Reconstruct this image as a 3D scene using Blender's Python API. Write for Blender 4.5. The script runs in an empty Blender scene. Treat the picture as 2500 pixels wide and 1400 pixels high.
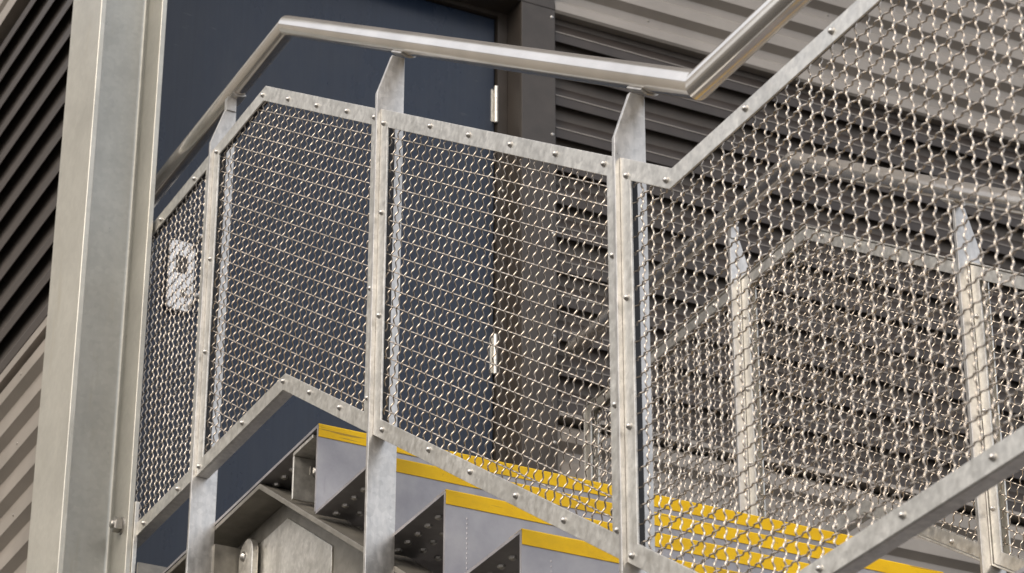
import bpy, bmesh, math, random
import numpy as np
from mathutils import Vector, Matrix
random.seed(7)
R = math.radians
SC = bpy.context.scene
COL = SC.collection

# ------------------------------------------------------------------ camera
cd = bpy.data.cameras.new('camera'); cam = bpy.data.objects.new('camera', cd); COL.objects.link(cam)
F = Vector((-0.7882334, 0.39889478, 0.4685841)); RT = Vector((0.451835, 0.892101, 0.0006336)); UP = Vector((0.41777174, -0.21222213, 0.88341867))
cam.matrix_world = Matrix(((RT.x, UP.x, -F.x, 4.69114), (RT.y, UP.y, -F.y, -1.91573), (RT.z, UP.z, -F.z, -2.39809), (0, 0, 0, 1)))
cd.sensor_width = 36.0; cd.lens = 7268.8 / 2500 * 36.0
cd.clip_start = 0.05; cd.clip_end = 500
cd.dof.use_dof = True; cd.dof.focus_distance = 5.3; cd.dof.aperture_fstop = 12.0
SC.camera = cam

# ------------------------------------------------------------------ light
SUN_EL, SUN_DIR = R(38), Vector((0.42, -0.90, 0))      # soft veiled sun, low behind-left of the camera
W = bpy.data.worlds.new('World'); SC.world = W; W.use_nodes = True
nt = W.node_tree; nt.nodes.clear()
sky = nt.nodes.new('ShaderNodeTexSky'); sky.sky_type = 'NISHITA'; sky.sun_disc = False
sky.sun_elevation = SUN_EL; sky.sun_rotation = math.atan2(SUN_DIR.x, SUN_DIR.y)
sky.air_density = 1.0; sky.dust_density = 4.0; sky.ozone_density = 0.6
bg = nt.nodes.new('ShaderNodeBackground'); bg.inputs['Strength'].default_value = 0.15
wo = nt.nodes.new('ShaderNodeOutputWorld')
hs = nt.nodes.new('ShaderNodeHueSaturation'); hs.inputs['Saturation'].default_value = 0.62       # thin haze
tn = nt.nodes.new('ShaderNodeMix'); tn.data_type = 'RGBA'; tn.blend_type = 'MULTIPLY'; tn.inputs[0].default_value = 1.0; tn.inputs[7].default_value = (1.05, 0.99, 0.91, 1)
nt.links.new(sky.outputs[0], hs.inputs['Color']); nt.links.new(hs.outputs[0], tn.inputs[6]); vl = nt.nodes.new('ShaderNodeMix'); vl.data_type = 'RGBA'; vl.inputs[0].default_value = 0.5; vl.inputs[7].default_value = (6.6, 6.7, 7.1, 1)   # even veil of thin cloud
nt.links.new(tn.outputs[2], vl.inputs[6]); nt.links.new(vl.outputs[2], bg.inputs[0]); nt.links.new(bg.outputs[0], wo.inputs[0])
sd = bpy.data.lights.new('sun', 'SUN'); sd.energy = 1.0; sd.angle = R(40); sd.color = (1.0, 0.90, 0.76)
so = bpy.data.objects.new('sun', sd); COL.objects.link(so)
sv = Vector((SUN_DIR.normalized().x * math.cos(SUN_EL), SUN_DIR.normalized().y * math.cos(SUN_EL), math.sin(SUN_EL)))
so.rotation_euler = sv.to_track_quat('Z', 'Y').to_euler(); so.location = (6, -6, 8)
SC.view_settings.view_transform = 'Standard'; SC.view_settings.look = 'None'
SC.view_settings.exposure = 0.63; SC.view_settings.gamma = 1.0; SC.view_settings.use_curve_mapping = False

# ------------------------------------------------------------------ materials
def srgb(r, g, b):
    f = lambda c: (c / 255) / 12.92 if c / 255 <= 0.04045 else (((c / 255) + 0.055) / 1.055) ** 2.4
    return (f(r), f(g), f(b), 1)
def new_mat(name):
    m = bpy.data.materials.new(name); m.use_nodes = True
    n = m.node_tree.nodes; b = n['Principled BSDF']
    return m, m.node_tree, b
def noise(t, scale, detail=3, rough=0.55, vec=None, stretch=None):
    tc = t.nodes.new('ShaderNodeTexCoord'); src = tc.outputs['Object']
    if stretch:
        mp = t.nodes.new('ShaderNodeMapping'); mp.inputs['Scale'].default_value = stretch
        t.links.new(src, mp.inputs[0]); src = mp.outputs[0]
    n = t.nodes.new('ShaderNodeTexNoise'); n.inputs['Scale'].default_value = scale
    n.inputs['Detail'].default_value = detail; n.inputs['Roughness'].default_value = rough
    t.links.new(src, n.inputs['Vector']); return n.outputs['Fac']
def ramp(t, fac, stops):
    r = t.nodes.new('ShaderNodeValToRGB'); e = r.color_ramp.elements
    while len(e) < len(stops): e.new(0.5)
    for i, (p, c) in enumerate(stops): e[i].position = p; e[i].color = c
    t.links.new(fac, r.inputs[0]); return r.outputs[0]
def mix(t, fac, a, b, mode='MIX'):
    m = t.nodes.new('ShaderNodeMix'); m.data_type = 'RGBA'; m.blend_type = mode
    if isinstance(fac, float): m.inputs[0].default_value = fac
    else: t.links.new(fac, m.inputs[0])
    for s, v in ((6, a), (7, b)):
        if isinstance(v, tuple): m.inputs[s].default_value = v
        else: t.links.new(v, m.inputs[s])
    return m.outputs[2]
def bump(t, b, fac, strength, dist=0.002):
    n = t.nodes.new('ShaderNodeBump'); n.inputs['Strength'].default_value = strength; n.inputs['Distance'].default_value = dist
    t.links.new(fac, n.inputs['Height']); t.links.new(n.outputs[0], b.inputs['Normal'])
def g(v): return (v, v, v, 1)
def metal(name, lo, hi, metallic, rough, grain=(1, 1, 1), gscale=60, stain=None, bstr=0.15, dr=0.12, spangle=0):
    """weathered metal: spangle + broad patches + streaks, all in base colour, roughness and relief"""
    m, t, b = new_mat(name)
    sp = noise(t, gscale, 4, 0.6, stretch=grain)
    pt = noise(t, 5.0, 4, 0.6)
    c = ramp(t, sp, [(0.3, lo), (0.7, hi)])
    p = ramp(t, pt, [(0.3, g(0.82)), (0.72, g(1.12))])
    c = mix(t, 0.8, c, p, 'MULTIPLY')
    if spangle:
        vo = t.nodes.new('ShaderNodeTexVoronoi'); vo.inputs['Scale'].default_value = spangle
        tc = t.nodes.new('ShaderNodeTexCoord'); t.links.new(tc.outputs['Object'], vo.inputs['Vector'])
        bw = t.nodes.new('ShaderNodeRGBToBW'); t.links.new(vo.outputs['Color'], bw.inputs[0])
        c = mix(t, 0.4 if spangle > 100 else 0.22, c, ramp(t, bw.outputs[0], [(0.2, g(0.80)), (0.8, g(1.14))]), 'MULTIPLY')
    if stain:
        st = noise(t, 9.0, 6, 0.7, stretch=(3, 3, 0.35))
        f = ramp(t, st, [(0.58, g(0)), (0.72, g(0.55))])
        c = mix(t, f, c, stain)
    t.links.new(c, b.inputs['Base Color']); b.inputs['Metallic'].default_value = metallic
    rr = ramp(t, sp, [(0.25, g(max(0.02, rough - dr / 2))), (0.75, g(rough + dr))])
    t.links.new(rr, b.inputs['Roughness'])
    bump(t, b, sp, bstr, 0.0008)
    return m
M = {}
M['galv'] = metal('galvanised_steel', (0.56, 0.545, 0.505, 1), (0.72, 0.70, 0.65, 1), 0.85, 0.36, gscale=70, spangle=130, stain=(0.36, 0.34, 0.30, 1))
M['galv_post'] = metal('galvanised_plate', (0.48, 0.47, 0.45, 1), (0.66, 0.64, 0.61, 1), 0.8, 0.32, grain=(1, 1, 0.35), gscale=80, spangle=110, stain=(0.30, 0.28, 0.25, 1))
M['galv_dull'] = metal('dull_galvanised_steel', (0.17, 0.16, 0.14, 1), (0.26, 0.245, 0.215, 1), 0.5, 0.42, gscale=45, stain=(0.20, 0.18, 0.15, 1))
M['column'] = metal('column_galvanising', (0.45, 0.44, 0.395, 1), (0.49, 0.48, 0.43, 1), 0.4, 0.30, grain=(1, 1, 0.5), gscale=55, spangle=90, stain=(0.42, 0.39, 0.31, 1), bstr=0.02, dr=0.06)
M['stainless'] = metal('brushed_stainless', (0.72, 0.685, 0.635, 1), (0.77, 0.73, 0.68, 1), 0.86, 0.165, grain=(0.3, 0.3, 0.3), gscale=40, bstr=0.0, dr=0.05)
M['wire'] = metal('stainless_wire', (0.38, 0.33, 0.275, 1), (0.62, 0.555, 0.485, 1), 1.0, 0.18, gscale=14, bstr=0.0, dr=0.05)
M['bolt'] = metal('zinc_bolt', (0.42, 0.41, 0.39, 1), (0.6, 0.58, 0.55, 1), 0.9, 0.32, gscale=300)
M['riser'] = metal('riser_plate', (0.28, 0.27, 0.285, 1), (0.39, 0.38, 0.39, 1), 0.6, 0.42, grain=(1, 0.5, 0.5), gscale=35, stain=(0.25, 0.24, 0.25, 1))
M['light_clad'] = metal('light_cladding', (0.27, 0.245, 0.215, 1), (0.30, 0.27, 0.238, 1), 0.2, 0.42, grain=(0.2, 0.2, 1), gscale=12, bstr=0.0, dr=0.05)
M['louvre'] = metal('bronze_louvre', (0.040, 0.032, 0.027, 1), (0.050, 0.040, 0.034, 1), 0.2, 0.42, gscale=20, bstr=0.0, dr=0.06)
M['frame'] = metal('bronze_flashing', (0.050, 0.042, 0.035, 1), (0.062, 0.052, 0.044, 1), 0.2, 0.35, gscale=20, bstr=0.0, dr=0.06)
M['back'] = metal('louvre_backing', (0.075, 0.064, 0.055, 1), (0.095, 0.081, 0.07, 1), 0.1, 0.6, gscale=20, bstr=0.0)
M['black'] = metal('dark_void', (0.012, 0.011, 0.011, 1), (0.018, 0.016, 0.016, 1), 0.0, 0.9, gscale=10, bstr=0)
def painted(name, base, var, rough, spec=0.5, wear=None, grime=False):
    m, t, b = new_mat(name)
    n = noise(t, 14, 5, 0.65)
    c = ramp(t, n, [(0.3, base), (0.75, var)])
    if wear:
        wn = noise(t, 60, 5, 0.7); f = ramp(t, wn, [(0.66, g(0)), (0.74, g(0.7))]); c = mix(t, f, c, wear)
    if grime:
        gn = noise(t, 7, 6, 0.75, stretch=(1, 0.6, 1)); f = ramp(t, gn, [(0.52, g(0)), (0.75, g(0.35))]); c = mix(t, f, c, (0.20, 0.13, 0.03, 1))
        sc = noise(t, 38, 2, 0.5, stretch=(1, 0.15, 3)); f = ramp(t, sc, [(0.66, g(0)), (0.70, g(0.55))]); c = mix(t, f, c, (0.10, 0.08, 0.05, 1))
    t.links.new(c, b.inputs['Base Color']); b.inputs['Roughness'].default_value = rough
    b.inputs['Specular IOR Level'].default_value = spec
    bump(t, b, noise(t, 90, 3), 0.08, 0.0006)
    return m
M['yellow'] = painted('yellow_nosing_paint', (0.70, 0.42, 0.003, 1), (0.80, 0.51, 0.005, 1), 0.5, spec=0.25, wear=(0.40, 0.25, 0.03, 1), grime=True)
def door_mat():
    m, t, b = new_mat('navy_door_paint')
    st = noise(t, 26, 4, 0.6, stretch=(1, 6, 0.12))
    c = ramp(t, st, [(0.3, (0.010, 0.018, 0.036, 1)), (0.75, (0.015, 0.025, 0.046, 1))])
    du = noise(t, 3.0, 6, 0.7, stretch=(1, 1, 0.5)); c = mix(t, ramp(t, du, [(0.45, g(0)), (0.8, g(0.35))]), c, (0.075, 0.075, 0.075, 1))
    sf = noise(t, 30, 3, 0.6, stretch=(1, 0.5, 3)); c = mix(t, ramp(t, sf, [(0.70, g(0)), (0.76, g(0.25))]), c, (0.16, 0.16, 0.155, 1))
    t.links.new(c, b.inputs['Base Color']); t.links.new(ramp(t, du, [(0.3, g(0.2)), (0.8, g(0.42))]), b.inputs['Roughness'])
    b.inputs['Specular IOR Level'].default_value = 0.42
    bump(t, b, st, 0.05, 0.001)
    return m
M['door'] = door_mat()
M['ground'] = painted('asphalt', (0.030, 0.028, 0.026, 1), (0.048, 0.045, 0.041, 1), 0.9)
M['render'] = painted('grey_brown_render', (0.27, 0.25, 0.21, 1), (0.33, 0.30, 0.255, 1), 0.85)
M['black_strip'] = painted('matt_black_strip', (0.012, 0.012, 0.014, 1), (0.02, 0.02, 0.022, 1), 0.6)

# ------------------------------------------------------------------ mesh helpers
class MB:
    def __init__(s): s.v = []; s.f = []
    def add(s, vs, fs):
        o = len(s.v); s.v += [tuple(v) for v in vs]; s.f += [tuple(i + o for i in f) for f in fs]; return s
    def box(s, x0, x1, y0, y1, z0, z1):
        return s.add([(x0, y0, z0), (x1, y0, z0), (x1, y1, z0), (x0, y1, z0), (x0, y0, z1), (x1, y0, z1), (x1, y1, z1), (x0, y1, z1)],
                     [(0, 3, 2, 1), (4, 5, 6, 7), (0, 1, 5, 4), (1, 2, 6, 5), (2, 3, 7, 6), (3, 0, 4, 7)])
    def prism(s, pts, ext):
        """pts: 3-D polygon, ext: extrusion vector"""
        n = len(pts); e = Vector(ext)
        return s.add([Vector(p) for p in pts] + [Vector(p) + e for p in pts],
                     [tuple(range(n))[::-1], tuple(range(n, 2 * n))] + [(i, (i + 1) % n, n + (i + 1) % n, n + i) for i in range(n)])
    def sweep(s, rings, closed=False, caps=True):
        """rings: list of equal length point lists (closed loops)"""
        n = len(rings[0]); vs = [p for r in rings for p in r]; fs = []
        for k in range(len(rings) - 1):
            for i in range(n):
                j = (i + 1) % n; fs.append((k * n + i, k * n + j, (k + 1) * n + j, (k + 1) * n + i))
        if caps: fs += [tuple(range(n))[::-1], tuple(range((len(rings) - 1) * n, len(rings) * n))]
        return s.add(vs, fs)
    def strip(s, pa, pb):
        """sheet between two equal-length polylines"""
        n = len(pa); return s.add(list(pa) + list(pb), [(i, i + 1, n + i + 1, n + i) for i in range(n - 1)])
    def build(s, name, mat, parent=None, smooth=False, fix=True, bevel=0):
        me = bpy.data.meshes.new(name); me.from_pydata(s.v, [], s.f)
        if fix:
            bm = bmesh.new(); bm.from_mesh(me); bmesh.ops.recalc_face_normals(bm, faces=bm.faces); bm.to_mesh(me); bm.free()
        me.materials.append(mat)
        if smooth:
            me.polygons.foreach_set('use_smooth', [True] * len(me.polygons))
            me.set_sharp_from_angle(angle=R(38))
        o = bpy.data.objects.new(name, me); COL.objects.link(o); o.parent = parent
        if bevel:
            md = o.modifiers.new('bevel', 'BEVEL'); md.width = bevel; md.segments = 2; md.limit_method = 'ANGLE'; md.angle_limit = R(40)
        return o
def thing(name, label, cat, loc=(0, 0, 0), group=None):
    o = bpy.data.objects.new(name, None); COL.objects.link(o); o.empty_display_size = 0.1
    o['label'] = label; o['category'] = cat
    if group: o['group'] = group
    return o
def put(me_obj, parent, M4):
    """copy of an object sharing mesh data"""
    o = me_obj.copy(); COL.objects.link(o); o.parent = parent; o.matrix_local = M4; return o
def dome(name, mat, r, h, seg=8, base=None, washer=0):
    m = MB(); rings = []
    if washer: rings += [[(washer * math.cos(2 * math.pi * i / seg), washer * math.sin(2 * math.pi * i / seg), z) for i in range(seg)] for z in (0, 0.0015)]
    for a in (0.0, 0.45, 0.8):
        rr, zz = r * math.cos(a * math.pi / 2), h * math.sin(a * math.pi / 2) + (0.0015 if washer else 0)
        rings.append([(rr * math.cos(2 * math.pi * i / seg), rr * math.sin(2 * math.pi * i / seg), zz) for i in range(seg)])
    m.sweep(rings)
    o = m.build(name, mat, None, smooth=True); me = o.data; bpy.data.objects.remove(o); return me
def link_mesh(name, me, parent, M4):
    o = bpy.data.objects.new(name, me); COL.objects.link(o); o.parent = parent; o.matrix_local = M4; return o
TOW = Matrix.Rotation(R(90), 4, 'X')       # local +Z -> world -Y (towards the camera side)
TOU = Matrix.Rotation(R(90), 4, 'Y')       # local +Z -> world +X
BOLT = dome('bolt', M['bolt'], 0.0050, 0.0048, 10, washer=0.0057)

# ------------------------------------------------------------------ ground
gm = MB().add([(-60, -60, -4), (60, -60, -4), (60, 60, -4), (-60, 60, -4)], [(0, 1, 2, 3)]).build('ground', M['ground']); gm['kind'] = 'structure'

# ------------------------------------------------------------------ building
UW, UD, WC = -1.33, -1.41, -0.03          # wall face, door face, left corner
WR, UL = 6.0, -8.0                        # far ends of the two walls
LT, LB = 2.053, 0.858                     # louvre band top / bottom
bld = thing('building', 'metal clad building with bronze louvre band, pale ribbed cladding and a dark navy door', 'building')
core = MB()
core.box(UL, UW - 0.16, WC + 0.16, WR, -4, 6)
core.build('wall', M['black'], bld)
MB().box(UW - 0.025, UW - 0.022, 1.2, WR, LB, LT).build('louvre_back', M['back'], bld)
MB().box(UL, UW - 0.05, WC + 0.024, WC + 0.027, 0.88, 2.13).build('louvre_back', M['back'], bld)
# neighbouring block that the handrail and the galvanised faces mirror
nbl = thing('neighbour_block', 'plain grey brown block across the yard, mirrored in the handrails', 'building')
MB().box(-22, -12, -12.5, -1.2, -4, 9.0).build('wall', M['render'], nbl)
MB().box(-22.2, -11.8, -12.7, -1.0, 9.0, 9.2).build('roof', M['frame'], nbl)
def siding_profile(z0, z1, pitch=0.098, phase=0.0):
    """(z, outward offset) polyline of the ribbed sheet"""
    pts = []; z = z0 - pitch; seq = [(0.0, 0.0), (0.018, 0.020), (0.053, 0.020), (0.071, 0.0)]
    z = z0 - ((z0 - phase) % pitch) - pitch
    while z < z1 + pitch:
        pts += [(z + a, b) for a, b in seq]; z += pitch
    return [p for p in pts if z0 <= p[0] <= z1]
def siding(name, z0, z1, phase, left):
    pr = siding_profile(z0, z1, phase=phase); m = MB()
    if left:
        m.strip([(UL, WC + 0.02 - o, z) for z, o in pr], [(UW - 0.05, WC + 0.02 - o, z) for z, o in pr])
    else:
        m.strip([(UW - 0.02 + o, 1.255, z) for z, o in pr], [(UW - 0.02 + o, WR, z) for z, o in pr])
    return m.build(name, M['light_clad'], bld, fix=False)
siding('cladding_sheet', 2.075, 6.0, 2.139, False)
siding('cladding_sheet', -4.0, 0.846, 0.757, False)
siding('cladding_sheet', 2.14, 6.0, 2.20, True)
siding('cladding_sheet', -4.0, 0.885, 0.800, True)
# cladding above the door head
pr = siding_profile(2.16, 6.0, phase=2.139)
MB().strip([(UW - 0.02 + o, WC + 0.05, z) for z, o in pr], [(UW - 0.02 + o, 1.252, z) for z, o in pr]).build('cladding_sheet', M['light_clad'], bld, fix=False)
pr = siding_profile(-4.0, -0.02, phase=0.757)
MB().strip([(UW - 0.02 + o, WC + 0.05, z) for z, o in pr], [(UW - 0.02 + o, 1.252, z) for z, o in pr]).build('cladding_sheet', M['light_clad'], bld, fix=False)
# drip flashings
MB().prism([(UW + 0.006, 1.258, 2.09), (UW + 0.010, 1.258, 2.060), (UW + 0.005, 1.258, LT), (UW - 0.02, 1.258, LT), (UW - 0.02, 1.258, 2.09)], (0, WR - 1.258, 0)).build('drip_flashing', M['light_clad'], bld)
MB().box(UW - 0.04, UW + 0.006, 1.258, WR, 0.842, LB - 0.004).build('sill_flashing', M['light_clad'], bld)
MB().box(UL, UW - 0.05, WC - 0.010, WC + 0.03, 2.115, 2.16).build('drip_flashing', M['light_clad'], bld)
MB().box(UL, UW - 0.05, WC - 0.010, WC + 0.04, 0.872, 0.896).build('sill_flashing', M['light_clad'], bld)
# louvre blades, every blade one part: 30 mm lip and a steep blade rising inwards
def blade_profile():
    t = 0.0022
    return [(0, 0), (0, -0.030), (-t, -0.030), (-t, -0.001), (-0.020, 0.034), (-0.020, 0.0383), (-0.0012, 0.0022)]   # (offset out, z)
def blade(z, left):
    pr = blade_profile()
    if left:
        return MB().prism([(UL, WC - o, z + h) for o, h in pr], (UW - 0.05 - UL, 0, 0))
    return MB().prism([(UW + o, 1.262, z + h) for o, h in pr], (0, WR - 1.262, 0))
b0 = blade(0, False).build('louvre_blade', M['louvre'], bld); e0 = MB().box(UW + 0.0003, UW + 0.0016, 1.262, WR, -0.0022, 0.0003).build('lip_edge', M['light_clad'], b0); b1 = blade(0, True).build('louvre_blade', M['louvre'], bld)
for k in range(12):
    z = 1.996 - 0.1007 * k
    if k == 0: b0.location.z = z; b1.location.z = z + 0.06
    else:
        q = put(b0, bld, Matrix.Translation((0, 0, z))); put(e0, q, Matrix.Identity(4)); put(b1, bld, Matrix.Translation((0, 0, z + 0.06)))
# corner post and door surround flashings
MB().box(UW - 0.06, UW + 0.002, WC - 0.004, 0.08, -4, 6).build('corner_flashing', M['frame'], bld)
MB().prism([(UW, 1.152, -0.05), (UW + 0.012, 1.154, -0.05), (UW + 0.012, 1.255, -0.05), (UW - 0.10, 1.255, -0.05), (UW - 0.10, 1.152, -0.05)], (0, 0, 2.105)).build('door_surround', M['frame'], bld, bevel=0.0012)
MB().box(UW - 0.10, UW + 0.012, 0.08, 1.255, 2.0565, 2.155).build('door_surround', M['frame'], bld, bevel=0.0012)
MB().box(UW - 0.10, UW + 0.012, 0.08, 0.142, -0.05, 2.0545).build('door_surround', M['frame'], bld, bevel=0.0012)
MB().box(UD - 0.05, UD + 0.012, 0.142, 0.176, -0.05, 2.056).build('door_frame', M['frame'], bld)
MB().box(UD - 0.05, UD + 0.012, 1.1225, 1.151, -0.05, 2.056).build('door_frame', M['frame'], bld)
MB().box(UD - 0.05, UD + 0.012, 0.1765, 1.122, 2.043, 2.056).build('door_frame', M['frame'], bld)
door = MB().box(UD - 0.045, UD, 0.180, 1.118, 0.005, 2.038).build('door', M['door'], bld, bevel=0.002)
MB().box(UD - 0.03, UD - 0.012, 1.1185, 1.122, 0.0, 2.04).build('seal', M['black_strip'], door)
for zc in (1.762, 1.015, 0.25):
    m = MB()
    for z0, z1 in ((zc - 0.056, zc - 0.019), (zc - 0.018, zc + 0.018), (zc + 0.019, zc + 0.056)):
        m.sweep([[(UD + 0.010 + 0.0062 * math.cos(a), 1.119 + 0.0062 * math.sin(a), z) for a in [i * math.pi / 5 for i in range(10)]] for z in (z0, z1)])
    m.box(UD - 0.001, UD + 0.0025, 1.108, 1.116, zc - 0.05, zc + 0.05)
    m.build('hinge', M['galv'], door, smooth=True)
# lock case with pull bars near the latch edge
def rrect(w0, w1, z0, z1, r, n=5):
    pts = []
    for cx, cz, a0 in ((w1 - r, z1 - r, 0), (w0 + r, z1 - r, 90), (w0 + r, z0 + r, 180), (w1 - r, z0 + r, 270)):
        pts += [(cx + r * math.cos(R(a0 + 90 * i / n)), cz + r * math.sin(R(a0 + 90 * i / n))) for i in range(n + 1)]
    return pts
lk = MB().prism([(UD + 0.001, w, z) for w, z in rrect(0.222, 0.292, 0.935, 1.128, 0.02)], (0.016, 0, 0)).build('lock_plate', M['stainless'], door, bevel=0.003)
def rod(m, a, b, r, n=8):
    a, b = Vector(a), Vector(b); d = (b - a).normalized(); x = d.orthogonal().normalized(); y = d.cross(x)
    m.sweep([[p + r * (x * math.cos(2 * math.pi * i / n) + y * math.sin(2 * math.pi * i / n)) for i in range(n)] for p in (a, b)])
MB().box(UD + 0.0175, UD + 0.021, 0.243, 0.272, 1.040, 1.085).build('lock_window', M['frame'], door)
m = MB()
for z in (0.968, 1.132): rod(m, (UD, 0.296, z), (UD + 0.05, 0.296, z), 0.006); rod(m, (UD + 0.05, 0.286, z), (UD + 0.05, 0.345, z), 0.006)
rod(m, (UD + 0.05, 0.345, 0.962), (UD + 0.05, 0.345, 1.138), 0.007)
m.build('pull_handle', M['stainless'], door, smooth=True)
link_mesh('key_cylinder', dome('key_cylinder', M['stainless'], 0.014, 0.008, 14), door, Matrix.Translation((UD + 0.017, 0.272, 0.985)) @ TOU)
# screws along the surround
SCREW = dome('screw', M['bolt'], 0.005, 0.003, 8)
for z in (2.03, 1.90, 1.66, 1.36, 1.06, 0.76, 0.46):
    link_mesh('screw', SCREW, bld, Matrix.Translation((UW + 0.012, 1.246, z)) @ TOU)
for z in (1.94, 1.5): link_mesh('screw', SCREW, bld, Matrix.Translation((UD + 0.012, 1.140, z)) @ TOU)

DSCREW = dome('screw', M['galv_dull'], 0.004, 0.0025, 8)
for w in (1.55, 2.15, 2.75, 3.35):
    for z in (2.110, 2.306, 2.502, 0.72, 0.52): link_mesh('screw', DSCREW, bld, Matrix.Translation((UW - 0.0005 if z > 2.2 or z < 1 else UW + 0.006, w, z + (0.004 if z > 2.2 else 0))) @ TOU)
for i in range(5):
    for z in (0.836, 0.64, 0.444): link_mesh('screw', DSCREW, bld, Matrix.Translation((-1.62 - 0.35 * i - 0.1 * z, WC, z)) @ TOW)
# ------------------------------------------------------------------ steel column
colm = thing('steel_column', 'tall galvanised H-section column in front of the stair landing', 'column')
UE, UF, WA, WB, TF = -0.866, -1.088, -0.163, -0.004, 0.0125
um, tw, rf = (UE + UF) / 2, 0.009, 0.012
def fillet(cx, cy, a0, n=5): return [(cx + rf * math.cos(R(a0 + 90 * i / n)), cy + rf * math.sin(R(a0 + 90 * i / n))) for i in range(n + 1)]
prof = [(UF, WA), (UE, WA), (UE, WA + TF)] + fillet(um + tw / 2 + rf, WA + TF + rf, 270)[::-1] + fillet(um + tw / 2 + rf, WB - TF - rf, 180)[::-1][0:0]
# explicit outline (u, w), counter clockwise
prof = [(UF, WA), (UE, WA), (UE, WA + TF)]
prof += [(um + tw / 2 + rf - rf * math.sin(R(18 * i)), WA + TF + rf - rf * math.cos(R(18 * i))) for i in range(6)]
prof += [(um + tw / 2 + rf - rf * math.cos(R(18 * i)), WB - TF - rf + rf * math.sin(R(18 * i))) for i in range(6)]
prof += [(UE, WB - TF), (UE, WB), (UF, WB), (UF, WB - TF)]
prof += [(um - tw / 2 - rf + rf * math.sin(R(18 * i)), WB - TF - rf + rf * math.cos(R(18 * i))) for i in range(6)]
prof += [(um - tw / 2 - rf + rf * math.cos(R(18 * i)), WA + TF + rf - rf * math.sin(R(18 * i))) for i in range(6)]
prof += [(UF, WA + TF)]
m = MB(); m.sweep([[(u, w, z) for u, w in prof] for z in (-4.0, 5.0)])
m.build('column_section', M['column'], colm, smooth=True, bevel=0.0016)
MB().box(UE - 0.14, UE + 0.004, WB + 0.0005, WB + 0.0095, -0.45, 0.17).build('cleat', M['galv'], colm, bevel=0.001)
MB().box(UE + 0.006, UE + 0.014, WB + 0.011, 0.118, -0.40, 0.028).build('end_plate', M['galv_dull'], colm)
# hex nut with thread end
m = MB(); hx = lambda r, y, a0=0: [(r * math.cos(R(60 * i + a0)), y, r * math.sin(R(60 * i + a0))) for i in range(6)]
m.sweep([hx(0.0155, 0, 12), hx(0.0172, -0.002, 12), hx(0.0172, -0.015, 12), hx(0.0150, -0.017, 12)])
ci = lambda r, y: [(r * math.cos(2 * math.pi * i / 12), y, r * math.sin(2 * math.pi * i / 12)) for i in range(12)]
m.sweep([ci(0.0195, 0.003), ci(0.0195, 0.0)]); m.sweep([ci(0.0095, -0.016), ci(0.0095, -0.021), ci(0.0075, -0.023)])
o = m.build('nut', M['bolt'], colm, smooth=True); o.location = (-0.905, WB - TF - 0.003, 0.127)

# ------------------------------------------------------------------ staircase
GO, RI = 0.28, 0.17899
WT0, WT1 = 0.05, 1.256
st = thing('staircase', 'galvanised steel staircase with yellow edged steps rising to the door landing', 'staircase')
def studs(u0, u1, z, w0=WT0 + 0.033, name='stud', rows=30):
    m = MB(); k = 0
    for j in range(rows):
        w = w0 + 0.0385 * j
        if w > WT1 - 0.02: break
        u = u0 + 0.022 + (0.020 if j % 2 else 0)
        while u < u1 - 0.015:
            rings = [[(u + r * math.cos(i * math.pi / 3), w + r * math.sin(i * math.pi / 3), zz) for i in range(6)] for r, zz in ((0.0075, z), (0.0062, z - 0.0040), (0.0025, z - 0.0062))]
            m.sweep(rings); u += 0.0405
    return m
def step(k):
    """step k: folded plate, tread at -k*RI and the riser under its nosing"""
    u, z = GO * k, -RI * k
    m = MB()
    u0 = u - GO + 0.0006 if k else -1.315
    m.prism([(u0, WT0, z - 0.006), (u0, WT0, z), (u - 0.002, WT0, z), (u, WT0, z - 0.003), (u, WT0, z - RI + 0.0005), (u - 0.006, WT0, z - RI + 0.0005), (u - 0.006, WT0, z - 0.006)], (0, WT1 - WT0, 0))
    t = m.build('tread' if k else 'landing_plate', M['riser'], st)
    n = MB().prism([(u - 0.045, WT0 + 0.001, z + 0.0003), (u - 0.045, WT0 + 0.001, z + 0.0012), (u, WT0 + 0.001, z + 0.0012), (u + 0.0014, WT0 + 0.001, z - 0.001), (u + 0.0014, WT0 + 0.001, z - 0.026), (u + 0.0004, WT0 + 0.001, z - 0.026), (u + 0.0004, WT0 + 0.001, z + 0.0003)], (0, WT1 - WT0 - 0.002, 0))
    n.build('nosing', M['yellow'], t)
    s = studs(u0, u - 0.006, z - 0.006, rows=10 if k == 0 else 30).build('stud', M['bolt'], t, smooth=True); s['kind'] = 'stuff'
    if k in (2, 3):
        wm = MB()
        for i in range(15):
            zz = z - 0.045 - 0.009 * i
            wm.sweep([[(u + x, 0.091 + 0.012 * (k - 2) + 0.0014 * math.cos(a) * s2, zz + 0.0026 * math.sin(a) * s2) for a in [j * math.pi / 3 for j in range(6)]] for s2, x in ((1, 0), (0.6, 0.0006))])
        w = wm.build('weld_bead', M['riser'], t, smooth=True); w['kind'] = 'stuff'
    return t
for k in range(0, 6): step(k)
# lower landing
lz = -6 * RI
lp = MB().box(5 * GO + 0.0006, 3.4, WT0, WT1, lz - 0.006, lz).build('landing_plate', M['riser'], st)
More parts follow.
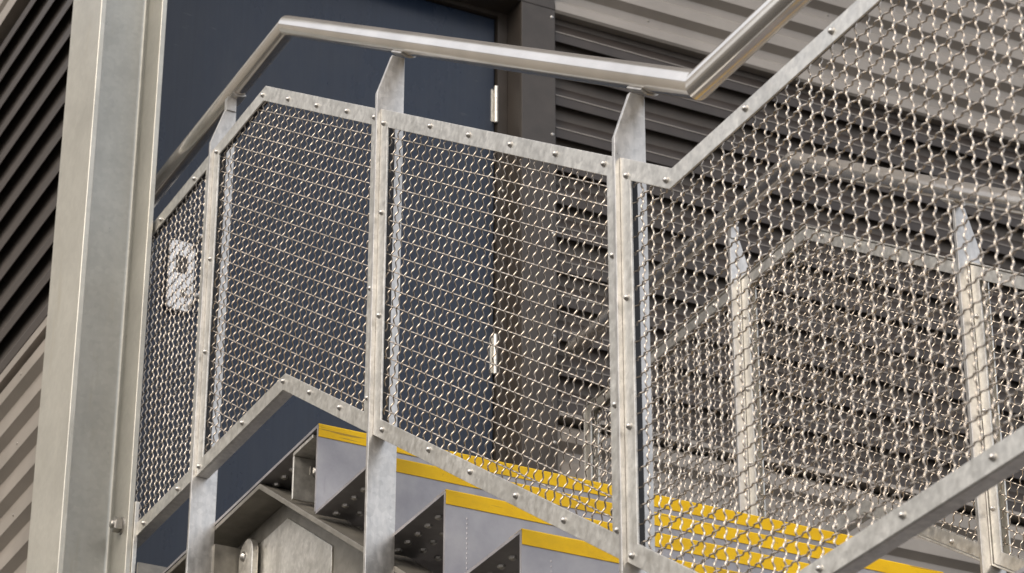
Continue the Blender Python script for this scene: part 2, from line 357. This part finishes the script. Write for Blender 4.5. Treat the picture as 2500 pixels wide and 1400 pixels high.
# stringers: channels with the toes outwards, kinked under the landing and at the foot
def stringer(wt, sgn):
    s = RI / GO; dep, b, tf, tw2 = 0.23, 0.08, 0.010, 0.008
    k1, k2 = -0.289, 5 * GO + 0.02
    z1 = -0.0075; z2 = z1 - s * (k2 - k1)
    off = math.tan(math.atan(s) / 2)
    def chain(d):       # centre-line polyline at perpendicular depth d below the top
        return [(-1.30, z1 - d), (k1 - d * off, z1 - d), (k2 - d * off, z2 - d), (3.3, z2 - d)]
    m = MB()
    for d0, d1, a, c in ((0, tf, 0, b), (tf, dep - tf, b - tw2, b), (dep - tf, dep, 0, b)):
        A, B = chain(d0), chain(d1)
        if d0 == tf: A, B = chain(d0 + 0.0), chain(d1)
        wa, wb = wt + sgn * a, wt + sgn * c
        m.sweep([[(A[i][0], wa, A[i][1]), (A[i][0], wb, A[i][1]), (B[i][0], wb, B[i][1]), (B[i][0], wa, B[i][1])] for i in range(4)])
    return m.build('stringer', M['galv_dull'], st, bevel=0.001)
s1 = stringer(WT0 + 0.001, 1)
stringer(WT1 - 0.001, -1)
for uu in (1.75, 3.2):
    for ww in (WT0 + 0.10, WT1 - 0.10):
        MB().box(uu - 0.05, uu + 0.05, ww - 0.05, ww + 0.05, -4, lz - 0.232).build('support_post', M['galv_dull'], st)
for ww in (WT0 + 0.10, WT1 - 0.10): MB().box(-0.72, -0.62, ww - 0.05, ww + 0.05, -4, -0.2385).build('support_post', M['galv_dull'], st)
# bright splice plate over the kink of the near web
sl = RI / GO
pk = (-0.305, -0.061)
MB().prism([(pk[0], 0.1195, pk[1]), (pk[0] + 0.225, 0.1195, pk[1] - 0.225 * sl), (pk[0] + 0.225, 0.1195, -0.40), (-0.62, 0.1195, -0.40), (-0.62, 0.1195, pk[1])], (0, 0.0032, 0)).build('splice_plate', M['galv'], s1, bevel=0.001)
# rounded lug bolted to the web and the fin plate running out to the first post
def lug(uc, zt, rad, w0, th):
    pts = [(uc + rad * math.cos(R(180 * i / 10)), w0, zt - rad + rad * math.sin(R(180 * i / 10))) for i in range(11)]
    pts += [(uc - rad, w0, zt - 0.3), (uc + rad, w0, zt - 0.3)]
    return MB().prism(pts, (0, th, 0))
lg = lug(-0.470, -0.048, 0.036, 0.099, 0.013).build('lug', M['galv'], s1, smooth=False, bevel=0.0015)
MB().box(-0.524, -0.514, 0.0495, 0.112, -0.34, -0.050).build('fin_plate', M['galv_dull'], s1)
link_mesh('bolt', dome('lug_bolt', M['bolt'], 0.011, 0.009, 6, washer=0.0), lg, Matrix.Translation((-0.478, 0.099, -0.082)) @ TOW)
# trimmer channel under the landing edge
m = MB()
m.box(-0.126, -0.120, WT0 + 0.002, WT1 - 0.002, -0.106, -0.0165)
m.box(-0.126, -0.030, WT0 + 0.002, WT1 - 0.002, -0.0160, -0.0085)
tr = m.build('trimmer', M['galv'], st, bevel=0.001)
link_mesh('bolt', dome('trimmer_bolt', M['bolt'], 0.012, 0.010, 6, washer=0.018), tr, Matrix.Translation((-0.120, 0.102, -0.040)) @ TOU)

# ------------------------------------------------------------------ balustrades
SL = 0.639; U1, U2, ZT = -0.2352, 1.4174, 0.8644
UB1, UB2, ZB = -0.0719, 1.5892, 0.0923
ZT2 = ZT - SL * (U2 - U1); ZB2 = ZB - SL * (UB2 - UB1)
ztop = lambda u: ZT if u < U1 else (ZT2 if u > U2 else ZT - SL * (u - U1))
zbot = lambda u: ZB if u < UB1 else (ZB2 if u > UB2 else ZB - SL * (u - UB1))
PA, PB, PC, PD, TP = -0.532, 0.348, 1.2515, 2.75, 0.009
ULEFT = -1.29
def inset(poly, d):
    n = len(poly); out = []
    for i in range(n):
        p0, p1, p2 = Vector(poly[i - 1]), Vector(poly[i]), Vector(poly[(i + 1) % n])
        e1, e2 = (p1 - p0).normalized(), (p2 - p1).normalized()
        n1, n2 = Vector((-e1.y, e1.x)), Vector((-e2.y, e2.x))
        b = (n1 + n2); b = b / (1 + n1.dot(n2)); out.append(tuple(p1 + b * d))
    return out
def clip_line(poly, o, dvec):
    """parameters where the line o + t*dvec crosses the polygon, paired into intervals"""
    nx, ny = -dvec[1], dvec[0]; ts = []
    for i in range(len(poly)):
        a, b = poly[i - 1], poly[i]
        da = (a[0] - o[0]) * nx + (a[1] - o[1]) * ny; db = (b[0] - o[0]) * nx + (b[1] - o[1]) * ny
        if (da > 0) != (db > 0):
            f = da / (da - db); x, y = a[0] + f * (b[0] - a[0]), a[1] + f * (b[1] - a[1])
            ts.append((x - o[0]) * dvec[0] + (y - o[1]) * dvec[1])
    ts.sort(); return [(ts[i], ts[i + 1]) for i in range(0, len(ts) - 1, 2)]
PITCH, AMP, WR0 = 0.0293, 0.00185, 0.00145
def wire_mesh(poly, ang, dmap, parent, sides, per=12):
    """woven intermediate-crimp wires filling poly (u,z); dmap(d) gives the world w of inward depth d"""
    ca, sa = math.cos(ang), math.sin(ang); V = []; Fc = []; off = 0
    cx = sum(p[0] for p in poly) / len(poly); cz = sum(p[1] for p in poly) / len(poly)
    rng = np.random.RandomState(3)
    for fam in (0, 1):
        dv = (ca, sa) if fam == 0 else (-sa, ca); pv = (-sa, ca) if fam == 0 else (ca, sa)
        ext = [(p[0] - cx) * pv[0] + (p[1] - cz) * pv[1] for p in poly]
        for i in range(math.ceil(min(ext) / PITCH), math.floor(max(ext) / PITCH) + 1):
            o = (cx + pv[0] * i * PITCH, cz + pv[1] * i * PITCH)
            wob, wp = rng.uniform(0.0, 0.0009), rng.uniform(0, 6.28); am = AMP * rng.uniform(0.86, 1.14); sh = rng.normal(0, 0.0004); o = (o[0] + pv[0] * sh, o[1] + pv[1] * sh)
            for t0, t1 in clip_line(poly, o, dv):
                if t1 - t0 < 0.006: continue
                n = max(3, int((t1 - t0) / PITCH * per)); t = np.linspace(t0, t1, n)
                ph = 3 * math.pi * t / PITCH + i * math.pi; sg = 1 if fam == 0 else -1
                d = sg * am * np.cos(ph); dd = -sg * am * np.sin(ph) * 3 * math.pi / PITCH
                lat = wob * np.sin(t * 7 + wp)
                L = np.sqrt(1 + dd * dd)
                a = np.arange(sides) * 2 * math.pi / sides
                cs, sn = np.cos(a) * WR0, np.sin(a) * WR0
                # ring axes: pv (in plane) and the tilted normal (-dd along dv, 1 along depth)
                al = t[:, None] + sn[None] * (-dd / L)[:, None]
                pp = lat[:, None] + cs[None] + 0 * al
                de = d[:, None] + sn[None] / L[:, None]
                u = o[0] + dv[0] * al + pv[0] * pp; z = o[1] + dv[1] * al + pv[1] * pp
                V.append(np.stack([u, dmap(0.0145 + de), z], -1).reshape(-1, 3))
                r = np.arange(n - 1)[:, None] * sides; s = np.arange(sides)[None]; s2 = (s + 1) % sides
                q = np.stack([r + s, r + s2, r + sides + s2, r + sides + s], -1).reshape(-1, 4) + off
                Fc.append(q); off += n * sides
    V = np.concatenate(V).astype(np.float32); Q = np.concatenate(Fc).astype(np.int32)
    me = bpy.data.meshes.new('wire_mesh')
    me.vertices.add(len(V)); me.vertices.foreach_set('co', V.ravel())
    me.loops.add(Q.size); me.loops.foreach_set('vertex_index', Q.ravel())
    me.polygons.add(len(Q)); me.polygons.foreach_set('loop_start', np.arange(len(Q), dtype=np.int32) * 4)
    me.update(calc_edges=True); me.validate()
    me.polygons.foreach_set('use_smooth', np.ones(len(Q), dtype=bool))
    me.materials.append(M['wire'])
    ob = bpy.data.objects.new('wire_mesh', me); COL.objects.link(ob); ob.parent = parent; ob['kind'] = 'stuff'
    return ob
def ring_prism(m, outer, inner, d0, d1, dmap):
    n = len(outer)
    vs = [(p[0], dmap(d), p[1]) for d in (d0, d1) for q in (outer, inner) for p in q]
    fs = []
    for i in range(n):
        j = (i + 1) % n
        fs += [(i, j, n + j, n + i), (2 * n + i, 2 * n + j, 3 * n + j, 3 * n + i), (i, j, 2 * n + j, 2 * n + i), (n + i, n + j, 3 * n + j, 3 * n + i)]
    m.add(vs, fs)
def panel(poly, ang, dmap, parent, sides, bolts, bd):
    m = MB()
    ring_prism(m, poly, inset(poly, 0.031), 0.004, 0.0075, dmap)
    ring_prism(m, poly, inset(poly, 0.0035), 0.0078, 0.031, dmap)
    fr = m.build('panel_frame', M['galv'], parent, bevel=0.0007)
    if dmap(0) == 0: inner_ring = MB(); ring_prism(inner_ring, inset(poly, 0.0038), inset(poly, 0.0062), 0.0172, 0.0308, dmap); inner_ring.build('dark_lining', M['black_strip'], fr)  # near panels only: thin near-black ring lining the frame's return leg
    else: inner_ring = MB(); ring_prism(inner_ring, inset(poly, 0.0058), inset(poly, 0.031), 0.0242, 0.0282, dmap); inner_ring.build('clamp_bar', M['galv'], fr, bevel=0.0006)
    wire_mesh(inset(poly, 0.020), ang, dmap, fr, sides)
    for u, z in bolts: link_mesh('bolt', BOLT, fr, Matrix.Translation((u, dmap(bd), z)) @ TOW)
    return fr
def along(a, b, n): return [(a[0] + (b[0] - a[0]) * (i + 0.5) / n, a[1] + (b[1] - a[1]) * (i + 0.5) / n) for i in range(n)]
def frame_bolts(poly):
    q = inset(poly, 0.0155); out = []
    for i in range(len(q)):
        a, b = q[i - 1], q[i]; L = math.hypot(b[0] - a[0], b[1] - a[1])
        out += along(a, b, max(1, round(L / 0.19)))
    return out
def tube_path(pts, d, dmap, r, n=20):
    rings = []
    for i, p in enumerate(pts):
        p = Vector(p); e1 = (p - Vector(pts[i - 1])).normalized() if i else None
        e2 = (Vector(pts[i + 1]) - p).normalized() if i < len(pts) - 1 else None
        if e1 is None: nrm, k = Vector((-e2.y, e2.x)), 1
        elif e2 is None: nrm, k = Vector((-e1.y, e1.x)), 1
        else:
            n1, n2 = Vector((-e1.y, e1.x)), Vector((-e2.y, e2.x)); nrm = (n1 + n2) / (1 + n1.dot(n2)); k = 1
        rings.append([(p.x + nrm.x * r * math.sin(a), dmap(d + r * math.cos(a)), p.y + nrm.y * r * math.sin(a)) for a in [2 * math.pi * j / n for j in range(n)]])
    # duplicate the mitre rings so the joint stays crisp
    m = MB()
    for a, b in zip(rings[:-1], rings[1:]): m.sweep([a, b], caps=False)
    m.add(rings[0], [tuple(range(n))]); m.add(rings[-1], [tuple(range(n))])
    return m
HU1, HU2, HZ, HZ2, HR = -0.238, 1.425, 1.0265, -0.0395, 0.0227
def hz(u): return HZ if u < HU1 else (HZ2 if u > HU2 else HZ + (u - HU1) / (HU2 - HU1) * (HZ2 - HZ))
def balustrade(label, dmap, near, uend):
    t = thing('balustrade', label, 'balustrade', group='mesh balustrades on the two sides of the stairs')
    sides = 5
    a, b, c = PA, PB, PC
    polys = [
        ([(ULEFT, ZB), (a - 0.001, ZB), (a - 0.001, ZT), (ULEFT, ZT)], 0),
        ([(a + TP + 0.001, ZB), (UB1, ZB), (b - 0.001, zbot(b)), (b - 0.001, ztop(b)), (U1, ZT), (a + TP + 0.001, ZT)], -math.atan(SL)),
        ([(b + TP + 0.001, zbot(b + TP)), (c - 0.001, zbot(c)), (c - 0.001, ztop(c)), (b + TP + 0.001, ztop(b + TP))], -math.atan(SL)),
        ([(c + TP + 0.001, zbot(c + TP)), (UB2, ZB2), (uend, ZB2), (uend, ZT2), (U2, ZT2), (c + TP + 0.001, ztop(c + TP))], 0)]
    if near:
        nb = [[(-0.632, 0.846), (-0.836, 0.846), (-0.624, 0.105), (-0.822, 0.105)],
              [(-0.247, 0.848), (-0.104, 0.760), (0.048, 0.662), (0.199, 0.567), (0.331, 0.482), (-0.503, 0.846), (-0.506, 0.586), (-0.506, 0.368), (-0.506, 0.108), (-0.069, 0.109), (0.064, 0.028), (0.208, -0.065), (-0.275, 0.108), (0.333, 0.12), (0.333, -0.1)],
              [(0.374, 0.446), (0.577, 0.331), (0.734, 0.229), (0.893, 0.126), (1.053, 0.024), (1.213, -0.078), (0.374, 0.257), (0.374, 0.046), (0.40, -0.190), (0.592, -0.307), (0.751, -0.412), (0.913, -0.518), (1.072, -0.621), (1.236, -0.25), (1.236, -0.5), (1.236, -0.70)],
              [(1.283, -0.135), (1.402, -0.204), (1.629, -0.204), (1.856, -0.205), (1.277, -0.341), (1.277, -0.552), (1.277, -0.755), (1.759, -0.953), (1.947, -0.953), (2.136, -0.953), (2.33, -0.953), (2.08, -0.204)]]
    for i, (pl, an) in enumerate(polys):
        if not near and i == 3: pl = pl
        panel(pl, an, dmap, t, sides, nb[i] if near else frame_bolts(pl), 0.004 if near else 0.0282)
    # posts: flat plates, tapered at the head, with a saddle under the rail
    for u, zb in ((a, -0.42), (b, zbot(b) - 0.42), (c, zbot(c) - 0.42), (uend + 0.001, ZB2 - 0.35)):
        zt = hz(u + TP / 2) - HR * (1 if (u < HU1 or u > HU2) else 1.187) - (0.036 if u < HU1 else 0.010)
        zk = ztop(u) + (0.016 if u < HU1 else 0.029)
        pts = [(-0.004, zb), (0.051, zb), (0.051, zt), (0.025, zt), (-0.004, zk)]
        p = MB().prism([(u, dmap(d), z) for d, z in pts], (TP, 0, 0)).build('post', M['galv_post'], t, bevel=0.0008)
        um2 = u + TP / 2; m = MB(); tilt = 0 if (u < HU1 or u > HU2) else -SL
        hb = hz(um2) - HR * math.sqrt(1 + tilt * tilt) - 0.001
        # curved saddle hugging the tube plus a short neck
        rr = []
        for du in (-0.022, 0.022):
            ring = []
            for rad, seq in ((HR + 0.0005, range(-4, 5)), (HR + 0.0045, range(4, -5, -1))):
                for k in seq:
                    aa = R(9 * k); ring.append((um2 + du, dmap(0.05 + rad * math.sin(aa)), hz(um2) + tilt * du - rad * math.cos(aa) * math.sqrt(1 + tilt * tilt)))
            rr.append(ring)
        m.sweep(rr)
        if zt < hb - 0.012: m.box(um2 - 0.008, um2 + 0.008, min(dmap(0.028), dmap(0.049)), max(dmap(0.028), dmap(0.049)), zt, hb - 0.002)
        m.build('saddle', M['galv_post'], p)
    tube_path([(ULEFT - 0.02, HZ), (HU1, HZ), (HU2, HZ2), (uend + 0.3, HZ2)], 0.05, dmap, HR, 28).build('handrail', M['stainless'], t, smooth=True)
    return t
WFAR = 1.345
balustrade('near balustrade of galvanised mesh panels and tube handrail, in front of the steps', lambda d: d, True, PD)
balustrade('far balustrade seen through the near wire mesh, beyond the yellow step edges', lambda d: WFAR - d, False, 2.75)
